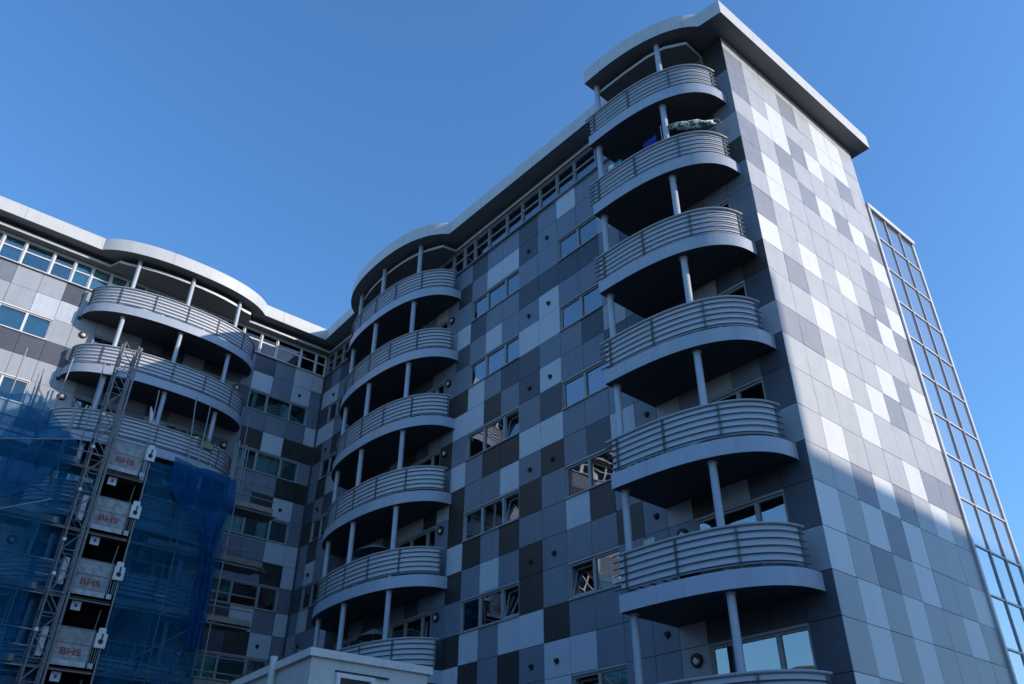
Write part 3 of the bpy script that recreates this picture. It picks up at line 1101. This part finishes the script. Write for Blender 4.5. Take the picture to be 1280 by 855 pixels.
stand = [(-4.2, 10.9), (-5.97, 9.6), (-10.35, 10.2), (-11.75, 11.4), (-13.4, 10.6), (-15.2, 10.6), (-17.0, 10.4)]
for y, zt in stand:
    lean = random.uniform(-.03, .03)
    tube1('standard', (SX, y, GZ), (SX + lean, y + lean, zt), 0.027, M_steel, sc)
    tube1('standard', (SX2, y, GZ), (SX2, y - lean, zt - 0.5 + random.uniform(-.2, 1.6)), 0.027, M_steel, sc)
for z in LIFT:
    yend = -2.75 + random.uniform(-.3, .2)
    for x in (SX + 0.03, SX2 + 0.03):
        tube1('ledger', (x, -18.0, z - 0.06), (x, yend + random.uniform(-.2, .2), z - 0.06 + random.uniform(-.02, .02)), 0.025, M_steel, sc)
    for dz in (0.5, 1.0):
        tube1('guard_rail', (SX + 0.05, -18.0, z + dz), (SX + 0.05, -9.1, z + dz + random.uniform(-.03, .03)), 0.024, M_steel, sc)
        tube1('guard_rail', (SX + 0.05, -7.6, z + dz), (SX + 0.05, yend - 0.2 + random.uniform(-.25, .25), z + dz + random.uniform(-.03, .03)), 0.024, M_steel, sc)
    for y, zt in stand:
        tube1('transom_tube', (SX + 0.15, y + 0.05, z - 0.03), (SX2 - 0.2, y + 0.05, z - 0.03), 0.024, M_steel, sc)
    for k in range(4):
        x = SX - 0.03 - 0.225 * k
        for (ya, yb) in ((-18, -14.1), (-14.08, -10.2), (-10.18, -7.0), (-6.98, yend + 0.1 + random.uniform(-.25, .2))):
            mb = MB()
            dz = random.uniform(-.006, .006)
            mb.box((x - 0.21, ya, z + dz), (x, yb, z + 0.038 + dz))
            mb.build('board', M_board, sc)
    for (ya, yb) in ((-18, -14.1), (-14.08, -9.9), (-7.0, yend - 0.1)):
        mb = MB()
        mb.box((SX + 0.035, ya, z + 0.02), (SX + 0.073, yb, z + 0.22))
        mb.build('toe_board', M_board, sc)
for (p, q) in (((SX + .44, -17.2, 6.9), (SX + .44, -10.2, 9.05)), ((SX + .40, -16.0, 4.0), (SX + .40, -10.3, 6.9)), ((SX + .06, -13.6, 5.6), (SX + .06, -10.4, 2.0)),
               ((SX + .06, -7.3, 2.0), (SX + .06, -4.3, 4.2))):
    tube1('brace', p, q, 0.024, M_steel, sc)
# loose poles standing in front of the balconies
for a, b in (((-21.95, -6.22, 12.75), (-21.95, -5.9, 9.2)), ((-21.95, -5.6, 12.65), (-21.95, -5.56, 9.2)), ((-21.95, -3.95, 12.5), (-21.9, -3.9, 8.4)), ((-21.9, -3.72, 11.2), (-21.9, -3.70, 8.4)),
             ((-21.95, -9.8, 12.9), (-21.95, -9.75, 8.4)), ((-21.95, -7.66, 12.5), (-21.95, -7.5, 9.2)), ((-21.8, -10.9, 12.6), (-21.8, -10.95, 8.4)), ((-21.8, -12.4, 12.4), (-21.8, -12.35, 8.4))):
    tube1('standard', a, b, 0.024, M_steel, sc)

# ---------------------------------------------------------------- hoist mast
MX, MY0, MY1 = -20.62, -9.58, -9.08
mast = thing('hoist_mast', 'tall lattice steel hoist mast rising above the scaffold', 'mast', (MX, -9.3, GZ))
MTOP = 13.3
cx = [(MX, MY0), (MX, MY1), (MX - 0.48, MY0), (MX - 0.48, MY1)]
for x, y in cx:
    tube1('chord', (x, y, GZ), (x, y, MTOP + random.uniform(-.1, .15)), 0.034, M_mast, mast)
k = 0
z = GZ + 0.3
while z < MTOP - 0.3:
    zz = z + 0.66
    for (p, q) in ((cx[0], cx[1]), (cx[2], cx[3]), (cx[0], cx[2]), (cx[1], cx[3])):
        tube1('strut', (*p, z), (*q, z), 0.02, M_mast, mast, 6)
        a, b = (p, q) if k % 2 else (q, p)
        tube1('brace', (*a, z), (*b, min(zz, MTOP)), 0.018, M_mast, mast, 6)
    z = zz
    k += 1
mb = MB()
mb.box((MX + 0.03, MY1 + 0.05, GZ), (MX + 0.09, MY1 + 0.12, MTOP - 0.1))
mb.build('rack', M_mast, mast)
for z in (12.05, 10.2, 8.95, 7.4, 5.7, 4.6, 2.9):
    mb = MB()
    mb.box((MX - 0.02, MY0 - 0.05, z), (MX + 0.06, MY0 + 0.05, z + 0.1))
    mb.build('clamp', M_whitebox, mast)
for z in (7.0, 4.9, 2.75):
    mb = MB()
    mb.box((MX - 0.4, MY0 + 0.2, z - .5), (MX - 0.1, MY0 + 0.36, z + 0.35))
    mb.build('cable_drum', M_gate_l, mast)

# ---------------------------------------------------------------- landing gates of the hoist, one on each lift
GX = -20.80
gl_words = ['topmost landing gate of the hoist, grey with red letters, nearest the balconies', 'second landing gate from the top, grey with red BHS letters',
            'third landing gate from the top, grey with red BHS letters', 'lowest landing gate in view, grey with red BHS letters']
pl_words = ['white sheet sign hanging under the topmost landing gate', 'white sheet sign hanging under the second landing gate', 'white sheet sign hanging under the third landing gate',
            'white sheet sign hanging under the lowest landing gate']
bx_words = ['white lock box with round hole beside the topmost landing gate', 'white lock box with round hole beside the second landing gate',
            'white lock box with round hole beside the third landing gate', 'white lock box with round hole beside the lowest landing gate']


def text_mesh(body, size):
    cu = bpy.data.curves.new('lettering', 'FONT')
    cu.body = body
    cu.size = size
    cu.align_x = 'CENTER'
    cu.extrude = 0.003
    cu.offset = 0.007
    o = bpy.data.objects.new('tmp', cu)
    COL.objects.link(o)
    dg = bpy.context.evaluated_depsgraph_get()
    me = bpy.data.meshes.new_from_object(o.evaluated_get(dg))
    bpy.data.objects.remove(o)
    return me


TXT = text_mesh('BHS', 0.30)
TXT.materials.clear()
TXT.materials.append(M_redtxt)
for i, zb in enumerate(LIFT[:4]):
    z0 = zb + 0.07
    gt = thing('landing_gate', gl_words[i], 'gate', (GX, -8.45, z0), 'hoist landing gates')
    mb = MB()
    mb.box((GX - 0.02, -9.0, z0 + 0.67), (GX + 0.01, -7.9, z0 + 1.10))
    mb.build('upper_sheet', M_gate, gt)
    mb = MB()
    mb.box((GX - 0.015, -9.0, z0 + 0.16), (GX + 0.015, -7.9, z0 + 0.635))
    low = mb.build('lower_sheet', M_gate, gt)
    mb = MB()
    mb.box((GX - 0.01, -9.02, z0), (GX + 0.03, -7.68, z0 + 0.155))
    mb.build('kick_plate', M_gate_l, gt)
    mb = MB()
    for (y0, y1, a, b) in ((-9.05, -9.002, 0, 1.14), (-7.898, -7.85, 0, 1.14)):
        mb.box((GX - 0.03, y0, z0 + a), (GX + 0.03, y1, z0 + b))
    mb.box((GX - 0.025, -9.0, z0 + 0.637), (GX + 0.022, -7.9, z0 + 0.668))
    mb.box((GX - 0.025, -9.0, z0 + 1.102), (GX + 0.022, -7.9, z0 + 1.135))
    mb.build('frame', M_mast, gt)
    for y in (-7.80, -7.72, -7.66):
        mb = MB()
        mb.box((GX - 0.02, y - 0.012, z0 + 0.16), (GX + 0.02, y + 0.012, z0 + 0.9))
        mb.build('hinge_bar', M_mast, gt)
    lt = bpy.data.objects.new('lettering', TXT)
    COL.objects.link(lt)
    lt.parent = low
    lt.matrix_local = Matrix(((0, 0, 1, GX + 0.019), (1.22, 0, 0, -8.43), (0, 0.92, 0, z0 + 0.32), (0, 0, 0, 1)))
    # lock box: tall plate with a keyhole shape
    lb = thing('lock_box', bx_words[i], 'box', (GX + 0.06, -7.66, z0 + 0.64), 'lock boxes on the hoist gates')
    cy, cz = -7.66, z0 + 0.84
    mb = MB()
    n = 16
    hr = 0.085
    sq = []
    for q in range(n):
        a = 2 * math.pi * q / n
        c_, s_ = math.cos(a), math.sin(a)
        m_ = max(abs(c_), abs(s_))
        sq.append((0.165 * c_ / m_, 0.22 * s_ / m_))
    vs = []
    for xx in (GX + 0.03, GX + 0.11):
        vs += [(xx, cy + a, cz + b) for a, b in sq]
        vs += [(xx, cy + hr * math.cos(2 * math.pi * q / n), cz - 0.03 + hr * math.sin(2 * math.pi * q / n)) for q in range(n)]
    fs = []
    for q in range(n):
        r2 = (q + 1) % n
        fs += [(2 * n + q, 2 * n + r2, 3 * n + r2, 3 * n + q), (q, n + q, n + r2, r2), (q, r2, 2 * n + r2, 2 * n + q), (n + q, 3 * n + q, 3 * n + r2, n + r2)]
    mb.add(vs, fs)
    mb.build('body', M_whitebox, lb)
    mb = MB()
    mb.box((GX + 0.032, cy - 0.13, cz + 0.225), (GX + 0.10, cy + 0.09, cz + 0.36))
    mb.box((GX + 0.036, cy - 0.115, cz + 0.36), (GX + 0.09, cy + 0.07, cz + 0.385))
    mb.build('cap', M_whitebox, lb)
    mb = MB()
    mb.box((GX + 0.111, cy - 0.012, cz + 0.06), (GX + 0.122, cy + 0.035, cz + 0.215))
    mb.build('slot', M_dark, lb)
    mb = MB()
    mb.box((GX + 0.02, cy - 0.10, cz - 0.12), (GX + 0.027, cy + 0.10, cz + 0.08))
    mb.build('back', M_dark, lb)
    # sheet sign under the gate
    sg = thing('sheet_sign', pl_words[i], 'sign', (GX - 0.3, -8.55, z0 - 0.3), 'white sheet signs at the hoist')
    mb = MB()
    mb.box((GX - 0.31, -8.72, z0 - 0.42), (GX - 0.30, -8.43, z0 - 0.14))
    s1 = mb.build('sheet', M_paper, sg)
    mb = MB()
    mb.box((GX - 0.299, -8.62, z0 - 0.33), (GX - 0.296, -8.54, z0 - 0.22))
    mb.build('print', M_blueprint, s1)
# hoist enclosure; black panels stand in for the dark behind the gates
enc = thing('hoist_enclosure', 'open hoist shaft behind the landing gates, its darkness made with black panels', 'hoist', (-21.2, -8.4, GZ))
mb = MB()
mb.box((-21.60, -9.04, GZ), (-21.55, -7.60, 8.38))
mb.build('dark_back', M_shaft_dark, enc)
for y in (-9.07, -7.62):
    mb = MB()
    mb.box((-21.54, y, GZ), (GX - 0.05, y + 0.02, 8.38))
    mb.build('dark_side', M_shaft_dark, enc)
for x, y in ((GX + 0.0, -9.10), (GX + 0.0, -7.585)):
    tube1('corner_post', (x, y, GZ), (x, y, 9.7 if y > -8 else 12.9), 0.03, M_steel, enc)
for zb in LIFT[:4]:
    tube1('stacked_tube', (GX - .3, -7.85, zb - 1.05), (GX - .3, -7.8, zb - 0.2), 0.02, M_board, enc)


# ---------------------------------------------------------------- debris netting
def sheet(name, label, fn, nu, nv, mat, group='blue debris nets'):
    vs = [fn(i / nu, j / nv) for j in range(nv + 1) for i in range(nu + 1)]
    mb = MB()
    mb.add(vs, [(j * (nu + 1) + i, j * (nu + 1) + i + 1, (j + 1) * (nu + 1) + i + 1, (j + 1) * (nu + 1) + i) for j in range(nv) for i in range(nu)])
    o = mb.build(name, mat, None, smooth=True, fix=False)
    return tag(o, label, 'netting', group)


def wob(y, z, amp, s=1.0, seed=0.0):
    return amp * (noise.noise(Vector((y * s, z * s * .5, seed))) + .5 * noise.noise(Vector((y * s * 2.7, z * s * 1.1, seed + 9))))


def net_left(a, b):
    y = -18.2 + a * 8.15
    top = 9.95 + 0.25 * math.sin(y * 0.9) + 0.1 * math.sin(y * 3.1)
    if y > -11.45:
        top = 10.1 - (y + 11.45) / 1.4 * 1.1
    z = GZ + 0.2 + b * (top - GZ - 0.2)
    return (SX + 0.16 + wob(y, z, .14, 1.0, 2) + (0.10 if b > .93 else 0), y, z)


sheet('debris_net', 'blue debris net sheet over the scaffold left of the hoist mast', net_left, 60, 90, M_net)


def net_right(a, b):
    y = -7.55 + a * 3.05
    top = 9.30 + 0.12 * math.sin(y * 2.1) - 0.25 * max(0, (-6.9 - y))
    z = GZ + 0.2 + b * (top - GZ - 0.2)
    dy = 0.18 * math.sin(z * 1.3) * a
    return (SX + 0.16 + wob(y, z, .14, 1.1, 5), y + dy * .6 - (0.35 if z < 1 else 0) * a * 0, z)


sheet('debris_net', 'blue debris net sheet over the scaffold right of the landing gates', net_right, 40, 90, M_net)


def net_fold(a, b):
    # doubled net over the top guard rail, gathering into a tail towards its foot
    z = 9.45 - b * 6.4 - 0.25 * a * (1 - b)
    t = min(1, max(0, (b - 0.12) / 0.36))
    t = t * t * (3 - 2 * t)
    yl = -6.85 + t * 1.55 + 0.5 * max(0, b - .5)
    yr = -4.42 - 0.30 * t + 0.55 * max(0, b - .45) + 0.06 * math.sin(b * 11)
    y = yl + (yr - yl) * a
    fold = 0.07 * math.sin(a * (14 + 8 * b) + 4 * b) * (0.3 + 1.2 * t) + wob(y, z, .12, 1.6, 8)
    return (SX + 0.34 + fold, y, z)


sheet('debris_net', 'darker gathered fold of blue net hanging down at the right of the scaffold', net_fold, 60, 60, M_net2)


def net_flap(a, b):
    y = -11.9 + a * 1.75 - 0.55 * b
    z = 9.80 - 0.75 * a - b * (1.9 + 0.5 * math.sin(a * 3.0)) * (1.15 - 0.55 * abs(a - .45))
    return (SX + 0.36 + 0.06 * math.sin(a * 11 + b * 5) + wob(y, z, .10, 1.6, 3), y, z)


sheet('debris_net', 'loose doubled flap of blue net near the mast, left of the lowest clear balcony', net_flap, 40, 30, M_net)

def net_mid(a, b):
    y = -10.25 + a * 1.2
    top = 8.85 - 0.35 * a
    z = GZ + 0.2 + b * (top - GZ - 0.2)
    return (-21.30 + wob(y, z, .08, 1.2, 14), y, z)


sheet('debris_net', 'narrow blue debris net strip seen through the lattice of the hoist mast', net_mid, 12, 60, M_net)

# ---------------------------------------------------------------- things on the balconies
def lump(name, label, cat, c, size, mat, seed, amp=0.25, rot=0.0, sub=3):
    bm = bmesh.new()
    bmesh.ops.create_icosphere(bm, subdivisions=sub, radius=1.0)
    for v in bm.verts:
        k = 1 + amp * noise.noise(v.co * 1.8 + Vector((seed, 0, 0))) + amp * .5 * noise.noise(v.co * 4.1 + Vector((0, seed, 0)))
        v.co = Vector((v.co.x * size[0], v.co.y * size[1], v.co.z * size[2])) * k
    bmesh.ops.rotate(bm, verts=bm.verts, matrix=Matrix.Rotation(rot, 3, 'Y'))
    me = bpy.data.meshes.new(name)
    bm.to_mesh(me)
    bm.free()
    me.materials.append(mat)
    me.polygons.foreach_set('use_smooth', [True] * len(me.polygons))
    o = bpy.data.objects.new(name, me)
    o.location = c
    COL.objects.link(o)
    return tag(o, label, cat)


def hanging(name, label, cat, a, b, drop, mat, mp, folds=5, amp=.03):
    """cloth hung over a rail from a to b (u, w, z), falling by drop"""
    n, m = 24, 10
    vs = []
    for j in range(m + 1):
        for i in range(n + 1):
            f = i / n
            u = a[0] + (b[0] - a[0]) * f
            w_ = a[1] + (b[1] - a[1]) * f
            z = a[2] + (b[2] - a[2]) * f - drop * j / m * (1 + .12 * math.sin(f * 7))
            vs.append(mp(u, w_ + amp * math.sin(f * folds * 6.28 + j * .2) * (j / m + .2), z))
    mb = MB()
    mb.add(vs, [(j * (n + 1) + i, j * (n + 1) + i + 1, (j + 1) * (n + 1) + i + 1, (j + 1) * (n + 1) + i) for j in range(m) for i in range(n)])
    o = mb.build(name, mat, None, smooth=True, fix=False)
    return tag(o, label, cat)


# sixth-storey balcony of the right stack
rack = thing('drying_rail', 'thin drying rail above the railing, second balcony from the top, near the end wall', 'drying rail', (-0.9, -0.8, 14.6))
tube1('rail', (-1.62, -1.40, 14.70), (-0.38, -0.38, 14.70), 0.012, M_rail, rack, 6)
tube1('bracket', (-0.38, -0.38, 14.70), (-0.34, -0.0, 14.40), 0.012, M_rail, rack, 6)
tube1('bracket', (-1.62, -1.40, 14.70), (-1.60, -1.36, 13.08), 0.012, M_rail, rack, 6)
lump('laundry', 'bundle of green and white patterned laundry on a rail, second balcony from the top', 'laundry', (-0.98, -0.88, 14.60), (0.62, 0.13, 0.13), M_greencloth, 4, .4, 0.06).rotation_euler[2] = math.atan2(1.02, 1.24)
hanging('laundry', 'blue cloth hanging inside the second balcony from the top, right stack', 'laundry', (-2.55, 1.05, 15.0), (-2.05, 1.05, 14.98), 0.55, M_bluecloth, m_main)
hanging('laundry', 'teal cloth hanging over the left end of the second balcony from the top', 'laundry', (-3.85, 1.32, 14.72), (-3.15, 1.40, 14.62), 0.65, M_tealcloth, m_main)
lump('laundry_bag', 'pale bag beside the teal cloth, second balcony from the top', 'bag', (-3.60, -1.28, 14.60), (0.16, 0.14, 0.16), M_whitebox, 9, .25)
# beige cloth on the second balcony from the bottom, right stack
hanging('towel', 'beige towel on a line behind the left post of the lowest full balcony', 'towel', (-3.62, 1.30, 3.12), (-3.30, 1.30, 3.12), 0.5, M_beige, m_main, 3)
lump('plant_pot', 'dark dome shaped pot standing on the lowest full balcony of the right stack', 'pot', (-2.6, -1.1, 2.15), (0.22, 0.22, 0.28), M_dark, 2, .1)
def open_parasol(label, x, y, zf, zt, r, drop):
    t = thing('parasol', label, 'parasol', (x, y, zf))
    tube1('pole', (x, y, zf), (x, y, zt), 0.02, M_rail, t)
    mb = MB()
    n = 8
    vs = [(x, y, zt + .02)]
    for k in range(n * 2):
        a = math.pi * k / n
        rr = r * (1.0 if k % 2 == 0 else 0.93)
        vs.append((x + rr * math.cos(a), y + rr * .8 * math.sin(a), zt - drop - (0.0 if k % 2 == 0 else -0.015)))
    vs += [(a, b, c - 0.012) for a, b, c in vs]
    m_ = n * 2 + 1
    fs = []
    for k in range(n * 2):
        k2 = (k + 1) % (n * 2)
        fs += [(0, 1 + k, 1 + k2), (m_, m_ + 1 + k2, m_ + 1 + k), (1 + k, m_ + 1 + k, m_ + 1 + k2, 1 + k2)]
    mb.add(vs, fs)
    mb.build('canopy', M_grey_cloth, t)


open_parasol('grey parasol behind the railing, fifth balcony down in the middle stack', -16.3, -0.75, 4.67, 6.48, 0.85, 0.36)
open_parasol('small grey parasol behind the railing of the lowest full balcony, middle stack', -15.8, -0.75, 1.87, 3.50, 0.62, 0.28)
# wing, third storey from the top: lace, umbrella, flower boxes
hanging('lace_sheet', 'white lace sheet hung over the railing of the third balcony from the top', 'sheet', (-5.02, 1.32, 11.28), (-4.30, 0.90, 11.28), 1.15, M_lace, m_wing, 4, .03)
um = thing('parasol', 'folded white parasol leaning behind the railing of the third wing balcony', 'parasol', (-22.35, -7.6, 10.3))
mb = MB()
mb.tube([(-22.35, -7.45, 10.28), (-22.35, -7.70, 11.9)], 0.018, 7)
mb.build('pole', M_rail, um, smooth=True)
mb = MB()
mb.tube([(-22.35, -7.47, 11.15), (-22.35, -7.53, 11.35), (-22.35, -7.62, 11.7), (-22.35, -7.70, 11.95)], [0.09, 0.10, 0.07, 0.015], 9)
mb.build('canopy', M_whitebox, um, smooth=True)


def planter(y, k):
    words = ['flower box with orange blooms behind the rail, left of the wooden stake', 'flower box with leaves behind the rail, middle of the third wing balcony', 'flower box with leaves near the lace sheet on the wing']
    t = thing('flower_box', words[k], 'planter', (-22.45, y, 10.27 + 0.62), 'flower boxes on the wing balcony')
    mb = MB()
    mb.box((-22.58, y - 0.38, 10.92), (-22.32, y + 0.38, 11.12))
    mb.build('box', M_wood, t)
    for nm, mat, cnt in (('leaves', M_leaf, 130), ('blooms', M_flower, 45)):
        mb = MB()
        for _ in range(cnt):
            p = Vector((-22.45 + random.uniform(-.16, .16), y + random.uniform(-.42, .42), 11.12 + abs(random.gauss(0, .13))))
            d1 = Vector((random.uniform(-1, 1), random.uniform(-1, 1), random.uniform(-.3, 1))).normalized() * .055
            d2 = d1.cross(Vector((random.uniform(-1, 1), random.uniform(-1, 1), random.uniform(-1, 1)))).normalized() * .03
            mb.add([p, p + d1 * .5 + d2, p + d1, p + d1 * .5 - d2], [(0, 1, 2, 3)])
        o = mb.build(nm, mat, t, fix=False)
        o['kind'] = 'stuff'


for k, y in enumerate((-7.0, -6.2, -5.4)):
    planter(y, k)
tag(tube1('stake', (-22.05, -4.22, 11.35), (-22.05, -4.12, 9.4), 0.055, M_wood, None), 'rough pale wooden stake beside the lace sheet', 'stake')

# ---------------------------------------------------------------- small rendered hut in front
hx, hy, hz = -4.15, -8.77, -0.19
hut = thing('hut', 'small pale rendered hut with flat roof in front of the block', 'hut', (hx - 2.5, hy + 1.1, GZ))
mb = MB()
mb.box((hx - 6.0, hy, GZ), (hx, hy + 2.2, hz - 0.12))
hw = mb.build('wall', M_hut, hut)
mb = MB()
# roof edge: level over the side wall, falling slightly away over the front
v = [(hx + .05, hy - .06, hz - .12), (hx + .05, hy + 2.27, hz - .12), (hx - 6.1, hy + 2.27, hz - .38), (hx - 6.1, hy - .06, hz - .38),
     (hx + .05, hy - .06, hz), (hx + .05, hy + 2.27, hz), (hx - 6.1, hy + 2.27, hz - .26), (hx - 6.1, hy - .06, hz - .26)]
mb.add(v, [(0, 3, 2, 1), (4, 5, 6, 7), (0, 1, 5, 4), (1, 2, 6, 5), (2, 3, 7, 6), (3, 0, 4, 7)])
hr_ = mb.build('roof', M_hutw, hut)
mb = MB()
for _ in range(150):
    f = random.random() ** 0.8
    x = hx - 0.2 - f * 4.5
    p = Vector((x, hy - 0.02 + random.uniform(-.05, .02), hz - (hx - x) * .0425 + random.uniform(-.01, .02)))
    s_ = random.uniform(.012, .045) if random.random() < .9 else .07
    vs = [p + Vector((random.uniform(-1, 1), random.uniform(-1, 1), random.uniform(-.5, 1))) * s_ for _ in range(6)]
    mb.add(vs, [(0, 1, 2), (0, 2, 3), (0, 3, 4), (0, 4, 5), (1, 2, 5), (3, 4, 1)])
o = mb.build('moss', M_moss, hr_, fix=False)
o['kind'] = 'stuff'
mb = MB()
mb.tube([(hx - 1.16, hy - 0.09, GZ + .1), (hx - 1.16, hy - 0.09, hz - 0.06), (hx - 1.16, hy - 0.09, hz + 0.04)], [0.055, 0.055, 0.06], 12)
mb.build('downpipe', M_hutw, hut, smooth=True)
wz = hz - 0.31
mb = MB()
for a, b in (((0.002, 0.45, wz - 0.9), (0.05, 0.52, wz)), ((0.002, 1.08, wz - 0.9), (0.05, 1.15, wz)), ((0.002, 0.52, wz - 0.07), (0.05, 1.08, wz)), ((0.002, 0.52, wz - .9), (0.05, 1.08, wz - .83))):
    mb.box((hx + a[0], hy + a[1], a[2]), (hx + b[0], hy + b[1], b[2]))
hwn = mb.build('window', M_frame_w, hut)
mb = MB()
mb.box((hx + 0.004, hy + 0.52, wz - 0.83), (hx + 0.016, hy + 1.08, wz - 0.07))
mb.build('pane', M_glass, hwn)
mb = MB()
mb.box((hx + 0.002, hy + 0.43, wz + 0.01), (hx + 0.03, hy + 1.42, wz + 0.035))
mb.build('window_hood', M_dark, hwn)

# ---------------------------------------------------------------- neighbouring block, out of frame to the right, whose shadow crosses the end wall
nb = thing('neighbour_block', 'brick block out of the frame to the right that shades the lower end wall', 'building', (38, 30, GZ))
ang = math.atan(0.056)


def rotn(x, y):
    dx, dy = x - 30.0, y - 23.9
    return (30.0 + dx * math.cos(ang) + dy * math.sin(ang), 23.9 - dx * math.sin(ang) + dy * math.cos(ang))


NZ = 4.42 + 30.0 * 0.48
mb = MB()
mb.prism([rotn(30.0, 4), rotn(46, 4), rotn(46, 60), rotn(30.0, 60)], GZ, NZ - 0.3)
nbw = mb.build('wall', M_brick, nb)
mb = MB()
mb.prism([rotn(30.0, 3.8), rotn(46.2, 3.8), rotn(46.2, 60.2), rotn(30.0, 60.2)], NZ - 0.298, NZ)
mb.build('roof', M_roofsof, nb)
mb = MB()
mb.box((30.2, 5, NZ + 0.003), (44, 20.68, 9.25 + 30.2 * 0.48))
mb.build('upper_storeys', M_brick, nb)
# ---------------------------------------------------------------- block across the yard, behind the camera (unseen; added to hide the low sky, also reflected in windows)
ob = thing('opposite_block', 'low dark block across the yard, behind the viewpoint, unseen, added to hide the low sky', 'building', (-12, -38, GZ))
mb = MB()
mb.box((-52, -48, GZ), (34, -33, 7.2))
mb.build('wall', M_dbrick, ob)
mb = MB()
mb.box((-52.4, -48.4, 7.203), (34.4, -32.6, 7.6))
mb.build('roof', M_roofsof, ob)
wm = None
for r in range(4):
    for c in range(24):
        x, z = -50 + c * 3.5, GZ + 1.0 + r * 2.9
        if wm is None:
            b_ = MB()
            b_.box((0, -0.06, 0), (1.5, 0.03, 1.5), 0)
            b_.box((0.08, 0.031, 0.08), (0.71, 0.035, 1.42), 1)
            b_.box((0.79, 0.031, 0.08), (1.42, 0.035, 1.42), 1)
            o = b_.build('window', [M_frame_w, M_glass_o], ob, loc=Vector((x, -32.98, z)) - ob.location)
            wm = o.data
        else:
            o = bpy.data.objects.new('window', wm)
            COL.objects.link(o)
            o.parent = ob
            o.location = Vector((x, -32.98, z)) - ob.location
print('objects', len(bpy.data.objects))
